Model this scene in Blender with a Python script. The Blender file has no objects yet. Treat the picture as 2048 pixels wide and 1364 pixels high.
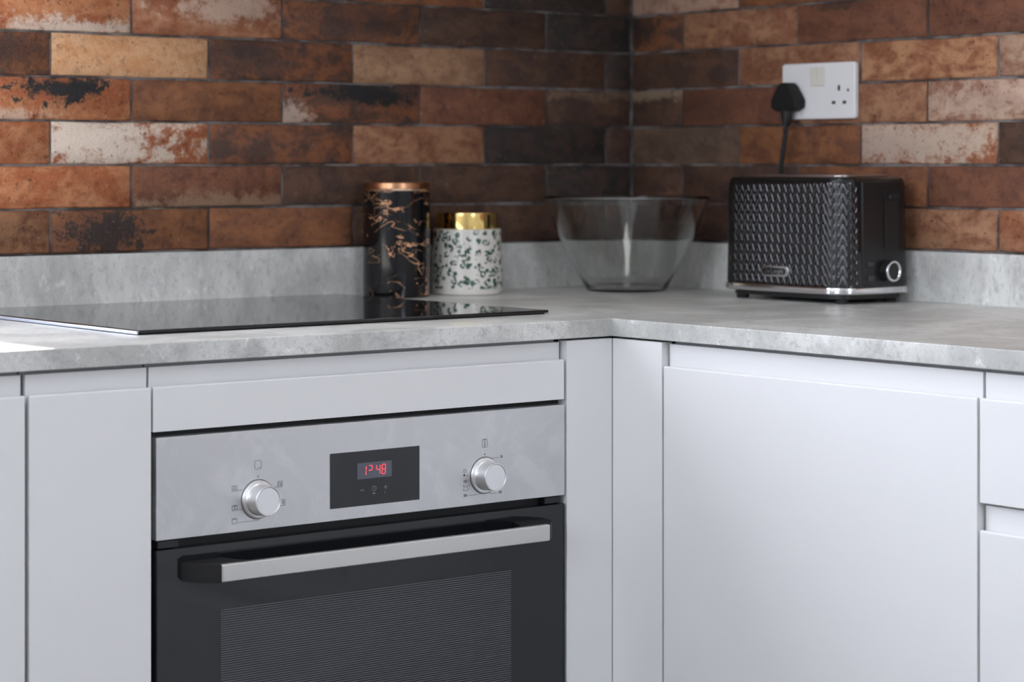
import bpy, bmesh, math, random
from mathutils import Vector, Matrix, noise as mnoise

random.seed(7)
C = bpy.context.scene.collection
sc = bpy.context.scene
W = 0.91                     # height of the worktop surface above the floor
PI = math.pi

# ------------------------------------------------------------------ camera
FPX, YAW = 4670.27, math.radians(52.52)
cam = bpy.data.cameras.new('camera')
cam.sensor_width = 36.0
cam.lens = FPX / 2048 * 36.0
cam.shift_x = (1024 - 871.8) / 2048
cam.shift_y = (324.84 - 682) / 2048
cam.clip_start = 0.05
cam.dof.use_dof = True
cam.dof.focus_distance = 2.82
cam.dof.aperture_fstop = 5.0
camo = bpy.data.objects.new('camera', cam)
C.objects.link(camo)
camo.location = (-2.5993, -2.8605, W + 0.1996)
camo.rotation_euler = (PI / 2, 0, YAW - PI / 2)
sc.camera = camo

# ------------------------------------------------------------------ world, sun, windows' light
world = bpy.data.worlds.new('world')
sc.world = world
world.use_nodes = True
bg = world.node_tree.nodes['Background']
bg.inputs['Color'].default_value = (0.81, 0.86, 1.0, 1)
bg.inputs['Strength'].default_value = 9.3

sun = bpy.data.lights.new('sun', 'SUN')
sun.energy = 30.0
sun.angle = math.radians(0.6)
sun.color = (1.0, 0.95, 0.88)
suno = bpy.data.objects.new('sun', sun)
C.objects.link(suno)
sd = Vector((0.04, -1.0, -0.95)).normalized()       # direction the sunlight travels
suno.rotation_euler = sd.to_track_quat('-Z', 'Y').to_euler()
suno.location = (-2, 3, 4)

WIN = [  # (name, centre, size_x, size_y, rotation) portals filling the three window openings
    ('window_light', (-2.30, 0.30, W + 0.74), 1.80, 1.22, (-PI / 2, 0, 0)),
    ('window_light', (-3.55, -1.75, 1.70), 1.10, 1.10, (0, -PI / 2, 0)),
    ('window_light', (-1.55, -4.25, 1.70), 0.9, 1.1, (PI / 2, 0, 0)),
]
for nm, loc, sx, sy, rot in WIN:
    l = bpy.data.lights.new(nm, 'AREA')
    l.shape = 'RECTANGLE'
    l.size, l.size_y = sx, sy
    l.cycles.is_portal = True
    o = bpy.data.objects.new(nm, l)
    o.location = loc
    o.rotation_euler = rot
    C.objects.link(o)

vs = sc.view_settings
vs.view_transform = 'Standard'
vs.look = 'None'
vs.gamma = 1.0
vs.use_curve_mapping = False
vs.exposure = 0.0


# ------------------------------------------------------------------ material helper
class NT:
    def __init__(s, name):
        s.m = bpy.data.materials.new(name)
        s.m.use_nodes = True
        s.t = s.m.node_tree
        s.b = s.t.nodes['Principled BSDF']

    def n(s, typ, props=None, **ins):
        nd = s.t.nodes.new(typ)
        for k, v in (props or {}).items():
            setattr(nd, k, v)
        for k, v in ins.items():
            s.set(nd, k, v)
        return nd

    def set(s, nd, key, v):
        inp = nd.inputs[int(key[1:])] if (key[0] == 'i' and key[1:].isdigit()) else nd.inputs[key.replace('_', ' ')]
        if isinstance(v, bpy.types.NodeSocket):
            s.t.links.new(v, inp)
        elif isinstance(v, (tuple, list)) and len(v) == 3 and inp.type == 'RGBA':
            inp.default_value = (*v, 1)
        else:
            inp.default_value = v

    def math(s, op, a, b=0.0, c=0.0, clamp=False):
        nd = s.n('ShaderNodeMath', {'operation': op, 'use_clamp': clamp}, i0=a, i1=b)
        if op in ('SMOOTH_MIN', 'MULTIPLY_ADD'):
            s.set(nd, 'i2', c)
        return nd.outputs[0]

    def mix(s, f, a, b, blend='MIX'):
        nd = s.n('ShaderNodeMix', {'data_type': 'RGBA', 'blend_type': blend})
        s.set(nd, 'i0', f); s.set(nd, 'i6', a); s.set(nd, 'i7', b)
        return nd.outputs[2]

    def smooth(s, x, lo, hi):
        nd = s.n('ShaderNodeMapRange', {'interpolation_type': 'SMOOTHSTEP'})
        s.set(nd, 'i0', x); s.set(nd, 'i1', lo); s.set(nd, 'i2', hi)
        return nd.outputs[0]

    def obj(s):
        return s.n('ShaderNodeTexCoord').outputs['Object']

    def scaled(s, vec, sx, sy, sz, loc=None):
        nd = s.n('ShaderNodeMapping')
        s.set(nd, 'i0', vec)
        nd.inputs['Scale'].default_value = (sx, sy, sz)
        if loc is not None:
            s.set(nd, 'i1', loc)
        return nd.outputs[0]

    def noise(s, vec, scale, detail=4, rough=0.5, dist=0.0):
        nd = s.n('ShaderNodeTexNoise', Scale=scale, Detail=detail, Roughness=rough, Distortion=dist)
        s.set(nd, 'Vector', vec)
        return nd.outputs[0]

    def bump(s, h, strength, dist=0.001):
        nd = s.n('ShaderNodeBump', Strength=strength, Distance=dist)
        s.set(nd, 'Height', h)
        s.t.links.new(nd.outputs[0], s.b.inputs['Normal'])

    def p(s, **k):
        for a, v in k.items():
            s.set(s.b, a, v)
        return s


def plain(name, col, rough=0.5, metal=0.0, **k):
    t = NT(name)
    t.p(Base_Color=col, Roughness=rough, Metallic=metal, **k)
    return t.m


# painted cabinet front: satin white with faint orange peel
def paint_mat(name, col, rough):
    t = NT(name)
    v = t.obj()
    c = t.mix(t.noise(v, 6, 3), tuple(x * 0.97 for x in col), col)
    t.p(Base_Color=c, Roughness=rough)
    t.bump(t.noise(v, 900, 2), 0.05, 0.0002)
    return t.m


M = {}
M['white'] = paint_mat('white_satin_paint', (0.80, 0.80, 0.79), 0.42)
M['carcass'] = paint_mat('carcass_board', (0.55, 0.55, 0.56), 0.6)
M['plaster'] = paint_mat('plaster', (0.78, 0.77, 0.74), 0.9)
M['ceiling'] = paint_mat('ceiling_paint', (0.80, 0.80, 0.79), 0.9)
M['black_plastic'] = plain('black_plastic', (0.012, 0.012, 0.013), 0.35)
M['black_matte'] = plain('black_matte', (0.012, 0.012, 0.012), 0.6)
M['black_gloss'] = plain('black_gloss', (0.006, 0.006, 0.007), 0.08)
M['rubber'] = plain('black_rubber', (0.015, 0.015, 0.015), 0.7)
M['chrome'] = plain('chrome', (0.75, 0.75, 0.77), 0.12, 1.0)
M['edge_glint_metal'] = plain('bluish_edge_glint', (0.62, 0.66, 0.78), 0.42, 1.0)  # blue tint stands in for the window reflected in the hob edge
M['gold'] = plain('polished_gold', (1.0, 0.72, 0.27), 0.09, 1.0)
M['socket_white'] = plain('white_plastic', (0.82, 0.82, 0.82), 0.3)
M['socket_rocker'] = plain('cream_plastic', (0.74, 0.71, 0.64), 0.3)
M['socket_hole'] = plain('socket_hole', (0.02, 0.02, 0.012), 0.6)
M['print_dark'] = plain('dark_print', (0.035, 0.035, 0.04), 0.5)
M['print_grey'] = plain('grey_print', (0.22, 0.22, 0.24), 0.5)


def floor_mat():
    t = NT('floor_tile_surface')
    v = t.obj()
    t.p(Base_Color=t.mix(t.noise(v, 3, 6), (0.05, 0.042, 0.035), (0.08, 0.068, 0.056)), Roughness=0.5)
    return t.m


def concrete_mat(name, sx, sy, sz, speck=0.5, rough=0.36, bright=1.0):
    t = NT(name)
    v = t.obj()
    vs_ = t.scaled(v, sx, sy, sz)
    big = t.noise(vs_, 7, 6, 0.6, 0.6)
    med = t.noise(vs_, 42, 7, 0.75, 0.5)
    med2 = t.noise(vs_, 130, 4, 0.7, 0.2)
    fine = t.noise(v, 950, 3, 0.7)
    c = t.mix(t.smooth(big, 0.36, 0.64), (0.235 * bright, 0.236 * bright, 0.221 * bright),
              (0.36 * bright, 0.361 * bright, 0.341 * bright))
    c = t.mix(t.math('MULTIPLY', t.smooth(med, 0.52, 0.68), 0.55), c, (0.17 * bright, 0.17 * bright, 0.167 * bright))
    c = t.mix(t.math('MULTIPLY', t.smooth(med, 0.44, 0.30), 0.5), c, (0.50 * bright, 0.50 * bright, 0.495 * bright))
    c = t.mix(t.math('MULTIPLY', t.smooth(med2, 0.52, 0.66), 0.35), c, (0.15 * bright, 0.15 * bright, 0.147 * bright))
    c = t.mix(t.math('MULTIPLY', t.smooth(fine, 0.54, 0.66), speck), c, (0.10, 0.10, 0.10))
    c = t.mix(t.math('MULTIPLY', t.smooth(fine, 0.44, 0.34), speck * 0.6), c, (0.55, 0.55, 0.54))
    t.p(Base_Color=c, Roughness=rough)
    t.bump(t.noise(v, 380, 3), 0.18, 0.0006)
    return t.m


M['worktop'] = concrete_mat('concrete_laminate', 1, 1, 1.0, 0.42, 0.30, 2.1)
M['upstand'] = concrete_mat('concrete_laminate_upstand', 1.2, 1.2, 0.7, 0.1, 0.5, 2.15)
M['floor'] = floor_mat()


# ---- brick slips: one shader, the tones and patches come from custom properties of every brick
def brick_mat():
    t = NT('aged_brick_slip')
    co = t.obj()

    def att(nm):
        return t.n('ShaderNodeAttribute', {'attribute_type': 'OBJECT', 'attribute_name': nm})
    seed = att('seed').outputs['Fac']
    off = t.n('ShaderNodeCombineXYZ')
    t.set(off, 'i0', t.math('MULTIPLY', seed, 3.17)); t.set(off, 'i1', t.math('MULTIPLY', seed, 1.31)); t.set(off, 'i2', seed)
    v = t.n('ShaderNodeVectorMath', {'operation': 'ADD'})
    t.set(v, 'i0', co); t.set(v, 'i1', off.outputs[0]); v = v.outputs[0]
    n1 = t.noise(t.scaled(v, 1, 1, 1.6), 22, 6, 0.62, 0.6)
    n2 = t.noise(v, 75, 6, 0.68, 0.2)
    n3 = t.noise(v, 330, 4, 0.7)
    c = t.mix(t.smooth(n1, 0.38, 0.62), att('tone_a').outputs['Color'], att('tone_b').outputs['Color'])
    c = t.mix(t.math('MULTIPLY', t.smooth(n2, 0.50, 0.70), 0.45), c, att('tone_b').outputs['Color'])
    dk = t.mix(1.0, c, (0.42, 0.36, 0.34), 'MULTIPLY')
    c = t.mix(t.math('MULTIPLY', t.smooth(n2, 0.50, 0.32), 0.55), c, dk)
    sep = t.n('ShaderNodeSeparateXYZ', i0=co)
    u = t.math('DIVIDE', sep.outputs[0], 0.1255)
    w = t.math('DIVIDE', sep.outputs[2], 0.0290)

    def patch(pre, soft):
        a = att(pre + '_pos'); b = att(pre + '_size')
        sa = t.n('ShaderNodeSeparateXYZ', i0=a.outputs['Vector']); sb = t.n('ShaderNodeSeparateXYZ', i0=b.outputs['Vector'])
        du = t.math('DIVIDE', t.math('SUBTRACT', u, sa.outputs[0]), sb.outputs[0])
        dv = t.math('DIVIDE', t.math('SUBTRACT', w, sa.outputs[1]), sb.outputs[1])
        d = t.math('SQRT', t.math('ADD', t.math('MULTIPLY', du, du), t.math('MULTIPLY', dv, dv)))
        nn = t.math('ADD', t.math('MULTIPLY', t.math('SUBTRACT', n1, 0.5), 3.2), t.math('MULTIPLY', t.math('SUBTRACT', n2, 0.5), 3.4))
        nn = t.math('ADD', nn, t.math('MULTIPLY', t.math('SUBTRACT', n3, 0.5), 1.6))
        x = t.math('ADD', t.math('SUBTRACT', 1.0, d), nn)
        return t.math('MULTIPLY', t.smooth(x, -soft, soft), sa.outputs[2])
    c = t.mix(patch('cream', 0.55), c, att('cream_tone').outputs['Color'])
    c = t.mix(patch('soot', 0.35), c, (0.018, 0.017, 0.018))
    # small pale flecks and dark pits
    fleck = t.math('MULTIPLY', t.smooth(t.noise(v, 150, 4, 0.6), 0.66, 0.73), att('fleck').outputs['Fac'])
    c = t.mix(fleck, c, (0.50, 0.42, 0.34))
    pit = t.math('MULTIPLY', t.smooth(t.noise(v, 190, 2, 0.5), 0.33, 0.26), 0.8)
    c = t.mix(pit, c, t.mix(1.0, c, (0.35, 0.28, 0.24), 'MULTIPLY'))
    t.p(Base_Color=c, Roughness=0.58)
    h = t.math('ADD', t.math('MULTIPLY', n2, 0.7), t.math('MULTIPLY', n3, 0.7))
    h = t.math('SUBTRACT', h, t.math('MULTIPLY', pit, 0.6))
    t.bump(h, 1.0, 0.0036)
    return t.m


M['brick'] = brick_mat()


def grout_mat():
    t = NT('dark_grout')
    v = t.obj()
    n = t.noise(v, 14, 5, 0.6)
    t.p(Base_Color=t.mix(t.smooth(n, 0.4, 0.62), (0.055, 0.045, 0.042), (0.21, 0.19, 0.18)), Roughness=0.95)
    t.bump(t.noise(v, 300, 3), 0.5, 0.001)
    return t.m


M['grout'] = grout_mat()


def steel_mat(name, col, rough, smudge=True):
    t = NT(name)
    v = t.obj()
    r = t.math('ADD', rough, t.math('MULTIPLY', t.noise(t.scaled(v, 3, 3, 60), 40, 3), 0.05))
    c = col
    if smudge:
        sm = t.noise(v, 16, 5, 0.6, 1.2)
        c = t.mix(t.smooth(sm, 0.42, 0.66), tuple(x * 0.90 for x in col), col)
        r = t.math('ADD', r, t.math('MULTIPLY', t.smooth(sm, 0.4, 0.6), 0.10))
    t.p(Base_Color=c, Roughness=r, Metallic=1.0)
    t.bump(t.noise(t.scaled(v, 4, 4, 500), 10, 2), 0.03, 0.0002)
    return t.m


M['steel'] = steel_mat('brushed_steel', (0.72, 0.72, 0.73), 0.36)
M['steel_bar'] = steel_mat('brushed_bar', (0.66, 0.65, 0.63), 0.34, False)
M['knob'] = steel_mat('satin_knob', (0.80, 0.80, 0.79), 0.34, False)
M['knob_face'] = plain('satin_knob_face', (0.84, 0.84, 0.85), 0.42, 0.75)


def oven_glass():
    t = NT('oven_door_glass')
    t.p(Base_Color=(0.010, 0.011, 0.013), Roughness=0.06, Specular_IOR_Level=0.6)
    return t.m


def window_lines():
    t = NT('oven_window_lines')
    v = t.obj()
    sep = t.n('ShaderNodeSeparateXYZ', i0=v)
    ph = t.math('FRACT', t.math('DIVIDE', sep.outputs[2], 0.00262))
    tri = t.math('ABSOLUTE', t.math('SUBTRACT', ph, 0.5))
    line = t.smooth(tri, 0.20, 0.34)
    t.p(Base_Color=t.mix(line, (0.012, 0.013, 0.015), (0.085, 0.09, 0.10)), Roughness=0.09)
    return t.m


M['oven_glass'] = oven_glass()
M['oven_window'] = window_lines()
M['hob_glass'] = plain('hob_glass', (0.008, 0.008, 0.009), 0.03, Specular_IOR_Level=0.55)
M['display_glass'] = plain('display_glass', (0.018, 0.018, 0.021), 0.12)
M['lcd'] = plain('lcd_window', (0.10, 0.105, 0.13), 0.25)
led = NT('red_led')
led.p(Base_Color=(0.5, 0.02, 0.03), Roughness=0.4, Emission_Color=(1.0, 0.06, 0.09, 1), Emission_Strength=1.6)
M['led'] = led.m
M['led_dim'] = plain('red_led_off', (0.10, 0.03, 0.05), 0.4)


def marble_mat():
    t = NT('black_marble_gold_veins')
    v = t.obj()
    wv = t.scaled(v, 0.8, 0.8, 1.5)

    def vein(scale, width, loc):
        n = t.noise(t.scaled(wv, 1, 1, 1, loc), scale, 3, 0.55, 0.9)
        return t.smooth(t.math('ABSOLUTE', t.math('SUBTRACT', n, 0.5)), width, width * 0.35)
    gate = t.smooth(t.noise(v, 26, 2), 0.42, 0.52)
    f = t.math('MULTIPLY', vein(15, 0.0068, (0, 0, 0)), gate)
    f2 = t.math('MULTIPLY', vein(24, 0.0062, (3.1, 1.7, 0.4)), t.smooth(t.noise(v, 22, 2), 0.49, 0.57))
    blob = t.math('MULTIPLY', t.smooth(t.noise(v, 75, 3, 0.6), 0.69, 0.73), t.smooth(t.noise(v, 20, 2), 0.46, 0.58))
    f2 = t.math('MAXIMUM', f2, blob)
    f = t.math('MAXIMUM', f, f2)
    t.p(Base_Color=t.mix(f, (0.005, 0.005, 0.006), (0.85, 0.45, 0.24)), Roughness=0.07, Specular_IOR_Level=0.38,
        Metallic=t.math('MULTIPLY', f, 0.5))
    return t.m


def leopard_mat():
    t = NT('leopard_print_glaze')
    v = t.obj()
    # wrap the round pot: angle and height as flat coordinates
    sep = t.n('ShaderNodeSeparateXYZ', i0=v)
    ang = t.math('MULTIPLY', t.math('ARCTAN2', sep.outputs[1], sep.outputs[0]), 0.0535)
    cb = t.n('ShaderNodeCombineXYZ', i0=ang, i1=sep.outputs[2])
    vec = cb.outputs[0]
    dn = t.n('ShaderNodeTexNoise', Scale=170.0, Detail=2.0)
    t.set(dn, 'Vector', vec)
    dv = t.n('ShaderNodeVectorMath', {'operation': 'MULTIPLY_ADD'})
    t.set(dv, 'i0', dn.outputs[1]); dv.inputs[1].default_value = (0.006, 0.006, 0.0); t.set(dv, 'i2', vec)
    vo = t.n('ShaderNodeTexVoronoi', {'feature': 'F1'}, Scale=106.0)
    t.set(vo, 'Vector', dv.outputs[0])
    d = vo.outputs['Distance']
    ring = t.math('MULTIPLY', t.smooth(d, 0.15, 0.21), t.smooth(d, 0.52, 0.46))
    brk = t.smooth(t.noise(vec, 170, 2), 0.40, 0.48)
    f = t.math('MULTIPLY', ring, brk)
    # cream foot band without print
    f = t.math('MULTIPLY', f, t.smooth(sep.outputs[2], 0.0085, 0.011))
    f = t.math('MULTIPLY', f, t.smooth(sep.outputs[2], 0.0985, 0.097))
    t.p(Base_Color=t.mix(f, (0.70, 0.68, 0.62), (0.018, 0.075, 0.045)), Roughness=0.22)
    return t.m


M['marble'] = marble_mat()
M['leopard'] = leopard_mat()
M['copper'] = plain('brushed_copper', (0.62, 0.33, 0.18), 0.25, 1.0)
M['rose_rim'] = plain('pale_gold_rim', (0.85, 0.62, 0.46), 0.2, 1.0)
gl = NT('bowl_glass')
gl.p(Base_Color=(0.97, 0.985, 0.98), Roughness=0.0, IOR=1.45, Transmission_Weight=1.0)
M['glass'] = gl.m
M['toaster_black'] = plain('glossy_black_shell', (0.006, 0.006, 0.007), 0.05, Specular_IOR_Level=0.58)
M['toaster_top'] = plain('warm_steel', (0.42, 0.36, 0.33), 0.3, 1.0)
M['bracket'] = plain('satin_black_bracket', (0.012, 0.012, 0.012), 0.55, Specular_IOR_Level=0.25)
M['button'] = plain('grey_button', (0.035, 0.036, 0.048), 0.15)
M['streak_glow'] = NT('added_glow_panel').p(Base_Color=(0.8, 0.8, 0.8), Emission_Color=(1.0, 0.97, 0.93, 1), Emission_Strength=4.6).m  # glow of the added ceiling panel


# ------------------------------------------------------------------ geometry helpers
def bevel(bm, off, seg=2, edges=None):
    bmesh.ops.bevel(bm, geom=edges or bm.edges[:], offset=off, segments=seg, profile=0.5, affect='EDGES', clamp_overlap=True)


def add_box(bm, x0, x1, y0, y1, z0, z1, bev=0.0, seg=2):
    t = bmesh.new()
    vv = [t.verts.new((x, y, z)) for z in (z0, z1) for x, y in ((x0, y0), (x1, y0), (x1, y1), (x0, y1))]
    for f in ((3, 2, 1, 0), (4, 5, 6, 7), (0, 1, 5, 4), (1, 2, 6, 5), (2, 3, 7, 6), (3, 0, 4, 7)):
        t.faces.new([vv[i] for i in f])
    if bev:
        bevel(t, bev, seg)
    merge(bm, t)
    return bm


def merge(bm, t):
    me = bpy.data.meshes.new('tmp')
    t.to_mesh(me)
    t.free()
    bm.from_mesh(me)
    bpy.data.meshes.remove(me)


def box(*a, **k):
    bm = bmesh.new()
    return add_box(bm, *a, **k)


def prism(pts, axis, a, b, bev=0.0, seg=2):
    """polygon pts (2D) extruded along axis: 'x' uses (y,z), 'y' uses (x,z), 'z' uses (x,y)"""
    t = bmesh.new()

    def P(p, k):
        return {'x': (k, p[0], p[1]), 'y': (p[0], k, p[1]), 'z': (p[0], p[1], k)}[axis]
    A = [t.verts.new(P(p, a)) for p in pts]
    B = [t.verts.new(P(p, b)) for p in pts]
    t.faces.new(A[::-1]); t.faces.new(B)
    n = len(pts)
    for i in range(n):
        t.faces.new((A[i], A[(i + 1) % n], B[(i + 1) % n], B[i]))
    bmesh.ops.recalc_face_normals(t, faces=t.faces[:])
    if bev:
        es = [e for e in t.edges if len(e.link_faces) == 2 and e.calc_face_angle() > 0.5]
        bevel(t, bev, seg, es)
    return t


def lathe(prof, cx, cy, seg=96, bm=None):
    """prof: list of (r, z); closed at axis when r==0"""
    bm = bm or bmesh.new()
    rings = []
    for r, z in prof:
        if r < 1e-7:
            rings.append([bm.verts.new((cx, cy, z))])
        else:
            rings.append([bm.verts.new((cx + r * math.cos(2 * PI * i / seg), cy + r * math.sin(2 * PI * i / seg), z)) for i in range(seg)])
    for a, b in zip(rings, rings[1:]):
        if len(a) == 1 and len(b) == 1:
            continue
        for i in range(seg):
            j = (i + 1) % seg
            if len(a) == 1:
                bm.faces.new((a[0], b[j], b[i]))
            elif len(b) == 1:
                bm.faces.new((a[i], a[j], b[0]))
            else:
                bm.faces.new((a[i], a[j], b[j], b[i]))
    bmesh.ops.recalc_face_normals(bm, faces=bm.faces[:])
    return bm


def tube(path, rad, seg=12):
    bm = bmesh.new()
    rings = []
    pts = [Vector(p) for p in path]
    for i, p in enumerate(pts):
        d = (pts[min(i + 1, len(pts) - 1)] - pts[max(i - 1, 0)]).normalized()
        a = d.cross(Vector((0, 0, 1)))
        if a.length < 0.1:
            a = d.cross(Vector((1, 0, 0)))
        a.normalize(); b = d.cross(a)
        r = rad[i] if isinstance(rad, (list, tuple)) else rad
        rings.append([bm.verts.new(p + (a * math.cos(2 * PI * k / seg) + b * math.sin(2 * PI * k / seg)) * r) for k in range(seg)])
    for a, b in zip(rings, rings[1:]):
        for k in range(seg):
            bm.faces.new((a[k], a[(k + 1) % seg], b[(k + 1) % seg], b[k]))
    bm.faces.new(rings[0][::-1]); bm.faces.new(rings[-1])
    bmesh.ops.recalc_face_normals(bm, faces=bm.faces[:])
    return bm


def spline(ctrl, n=8):
    P = [Vector(p) for p in ctrl]
    P = [P[0] * 2 - P[1]] + P + [P[-1] * 2 - P[-2]]
    out = []
    for i in range(1, len(P) - 2):
        for k in range(n):
            t = k / n
            a, b, c, d = P[i - 1], P[i], P[i + 1], P[i + 2]
            out.append(0.5 * ((2 * b) + (c - a) * t + (2 * a - 5 * b + 4 * c - d) * t * t + (3 * b - a - 3 * c + d) * t ** 3))
    out.append(P[-2])
    return out


def link(name, bm, mat, root=None, smooth=False, label=None):
    """bm is in world coordinates; the mesh is stored relative to its thing's origin"""
    org = Vector((0, 0, 0))
    p = root
    while p is not None:
        org += p.location; p = p.parent
    if org.length:
        bmesh.ops.translate(bm, verts=bm.verts[:], vec=-org)
    me = bpy.data.meshes.new(name)
    bm.to_mesh(me); bm.free()
    if smooth:
        for f in me.polygons:
            f.use_smooth = True
        me.set_sharp_from_angle(angle=math.radians(smooth if smooth > 1 else 35))
    me.materials.append(M[mat] if isinstance(mat, str) else mat)
    o = bpy.data.objects.new(name, me)
    C.objects.link(o)
    if smooth:
        wn = o.modifiers.new('weighted_normal', 'WEIGHTED_NORMAL')
        wn.keep_sharp = True
    if root is not None:
        o.parent = root
    if label:
        o['label'] = label
    return o


def thing(name, label, cat, loc, group=None):
    o = bpy.data.objects.new(name, None)
    o.empty_display_size = 0.05
    C.objects.link(o)
    o.location = loc
    o['label'] = label
    o['category'] = cat
    if group:
        o['group'] = group
    return o


def tag(o, label, cat, group=None):
    o['label'] = label; o['category'] = cat
    if group:
        o['group'] = group
    return o


def struct(name, bm, mat):
    o = link(name, bm, mat)
    o['kind'] = 'structure'
    return o


# ------------------------------------------------------------------ room shell
RX, RY, CH = -3.5, -4.2, 2.40
struct('floor', box(RX, 0.0, RY, 0.0, -0.1, 0.0), 'floor')
struct('ceiling', box(RX - 0.05, 0.3, RY - 0.05, 0.3, CH, CH + 0.1), 'ceiling')

GD = 0.0028     # grout face sits this far behind the brick faces
WX0, WX1, WZ0, WZ1 = -3.20, -1.385, W + 0.13, W + 1.35
bm = bmesh.new()
add_box(bm, RX, WX0, GD, 0.30, 0, CH)
add_box(bm, WX1, 0.30, GD, 0.30, 0, CH)
add_box(bm, WX0, WX1, GD, 0.30, 0, WZ0)
add_box(bm, WX0, WX1, GD, 0.30, WZ1, CH)
wall_left = struct('wall_left', bm, 'grout')
wall_right = struct('wall_right', box(GD, 0.30, RY, GD, 0, CH), 'grout')
# plaster above the tiled band and left of it
pl = bmesh.new()
ZT = W + 0.0739 + 8 * 0.061
add_box(pl, WX1, -0.0, -0.002, GD, ZT, CH)
add_box(pl, RX, WX0, -0.002, GD, 0, CH)
add_box(pl, WX0, WX1, -0.002, GD, WZ1, CH)
add_box(pl, WX0, WX1, -0.002, GD, 0, WZ0)
link('plaster', pl, 'plaster', wall_left)
pr = bmesh.new()
add_box(pr, -0.002, GD, RY, 0, ZT, CH)
add_box(pr, -0.002, GD, RY, -2.55, 0, ZT)
link('plaster', pr, 'plaster', wall_right)
# wall on the left of the room with a window, wall behind with a glazed door opening
bm = bmesh.new()
y0, y1, z0, z1 = -2.30, -1.20, 1.15, 2.25
add_box(bm, RX - 0.05, RX, RY, y0, 0, CH)
add_box(bm, RX - 0.05, RX, y1, 0.3, 0, CH)
add_box(bm, RX - 0.05, RX, y0, y1, 0, z0)
add_box(bm, RX - 0.05, RX, y0, y1, z1, CH)
struct('wall_side', bm, 'plaster')
bm = bmesh.new()
x0, x1 = -2.0, -1.1
add_box(bm, RX, x0, RY - 0.05, RY, 0, CH)
add_box(bm, x1, 0.3, RY - 0.05, RY, 0, CH)
add_box(bm, x0, x1, RY - 0.05, RY, 2.25, CH)
add_box(bm, x0, x1, RY - 0.05, RY, 0, 1.15)
struct('wall_back', bm, 'plaster')


def window_frame(name, ax, p, a0, a1, z0, z1, mull):
    bm = bmesh.new()
    t, d = 0.05, 0.05

    def B(u0, u1, v0, v1):
        if ax == 'y':
            add_box(bm, u0, u1, p, p + d, v0, v1, 0.004)
        else:
            add_box(bm, p, p + d, u0, u1, v0, v1, 0.004)
    B(a0, a0 + t, z0, z1); B(a1 - t, a1, z0, z1); B(a0, a1, z0, z0 + t); B(a0, a1, z1 - t, z1)
    for k in range(1, mull):
        m_ = a0 + (a1 - a0) * k / mull
        B(m_ - t / 2, m_ + t / 2, z0, z1)
    return struct(name, bm, 'socket_white')


window_frame('window_1', 'y', 0.20, WX0, WX1, WZ0, WZ1, 2)
window_frame('window_2', 'x', RX - 0.05, y0, y1, z0, z1, 2)
window_frame('window_3', 'y', RY - 0.05, x0, x1, 1.15, 2.25, 2)

cl = thing('bowl_streak_panel', 'unseen square glowing panel added on the ceiling for the streak in the glass bowl', 'light', (-0.76, -0.83, CH))
link('frame', box(-1.00, -0.52, -1.07, -0.59, CH - 0.035, CH, bev=0.004), 'socket_white', cl, 30)
link('glow_face', box(-0.98, -0.54, -1.05, -0.61, CH - 0.040, CH - 0.034), 'streak_glow', cl)  # unseen glowing panel, added to give the glass bowl its bright streak

# ------------------------------------------------------------------ bricks
BL, BH, PX, PZ = 0.2510, 0.0576, 0.2540, 0.0610


def brick_mesh(L, H, sd):
    """thin slip, slightly irregular outline, rounded face edge; front face at y=0"""
    rnd = random.Random(sd)
    n = 5
    pts = []
    hx, hz = L / 2, H / 2
    k = max(2, int(round(n * L / BL)) + 1)
    for i in range(k):
        pts.append((-hx + L * i / k, -hz))
    pts.append((hx, -hz)); pts.append((hx, 0.0))
    for i in range(k):
        pts.append((hx - L * i / k, hz))
    pts.append((-hx, hz)); pts.append((-hx, 0.0))
    pts = [(x + rnd.uniform(-1, 1) * 0.0006, z + rnd.uniform(-1, 1) * 0.0007) for x, z in pts]
    bm = bmesh.new()
    front = [bm.verts.new((x * (1 - 0.0024 / hx), rnd.uniform(0.0, 0.0004), z * (1 - 0.0024 / hz))) for x, z in pts]
    mid = [bm.verts.new((x, 0.0020, z)) for x, z in pts]
    back = [bm.verts.new((x, 0.0070, z)) for x, z in pts]
    m = len(pts)
    bm.faces.new(front)
    for a, b in ((front, mid), (mid, back)):
        for i in range(m):
            bm.faces.new((a[i], b[i], b[(i + 1) % m], a[(i + 1) % m]))
    bmesh.ops.recalc_face_normals(bm, faces=bm.faces[:])
    me = bpy.data.meshes.new('brick')
    bm.to_mesh(me); bm.free()
    me.materials.append(M['brick'])
    for f in me.polygons:
        f.use_smooth = True
    me.set_sharp_from_angle(angle=math.radians(60))
    return me


mesh_cache = {}


def S(r, g, b):
    f = lambda c: (c / 255 / 12.92) if c <= 10 else ((c / 255 + 0.055) / 1.055) ** 2.4
    return (f(r), f(g), f(b))


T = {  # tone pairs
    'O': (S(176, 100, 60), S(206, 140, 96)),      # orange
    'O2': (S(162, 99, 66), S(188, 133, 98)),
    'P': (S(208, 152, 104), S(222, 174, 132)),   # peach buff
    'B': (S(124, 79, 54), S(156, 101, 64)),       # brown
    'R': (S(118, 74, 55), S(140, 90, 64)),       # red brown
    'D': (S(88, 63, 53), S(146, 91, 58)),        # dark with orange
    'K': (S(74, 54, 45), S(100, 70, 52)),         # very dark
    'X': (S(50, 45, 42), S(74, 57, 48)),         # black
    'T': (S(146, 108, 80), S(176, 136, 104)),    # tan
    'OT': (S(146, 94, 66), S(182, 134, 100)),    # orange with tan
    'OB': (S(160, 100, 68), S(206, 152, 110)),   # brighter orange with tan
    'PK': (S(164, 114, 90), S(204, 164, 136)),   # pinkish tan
    'DT': (S(100, 76, 62), S(126, 100, 80)),     # dim tan
}
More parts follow.
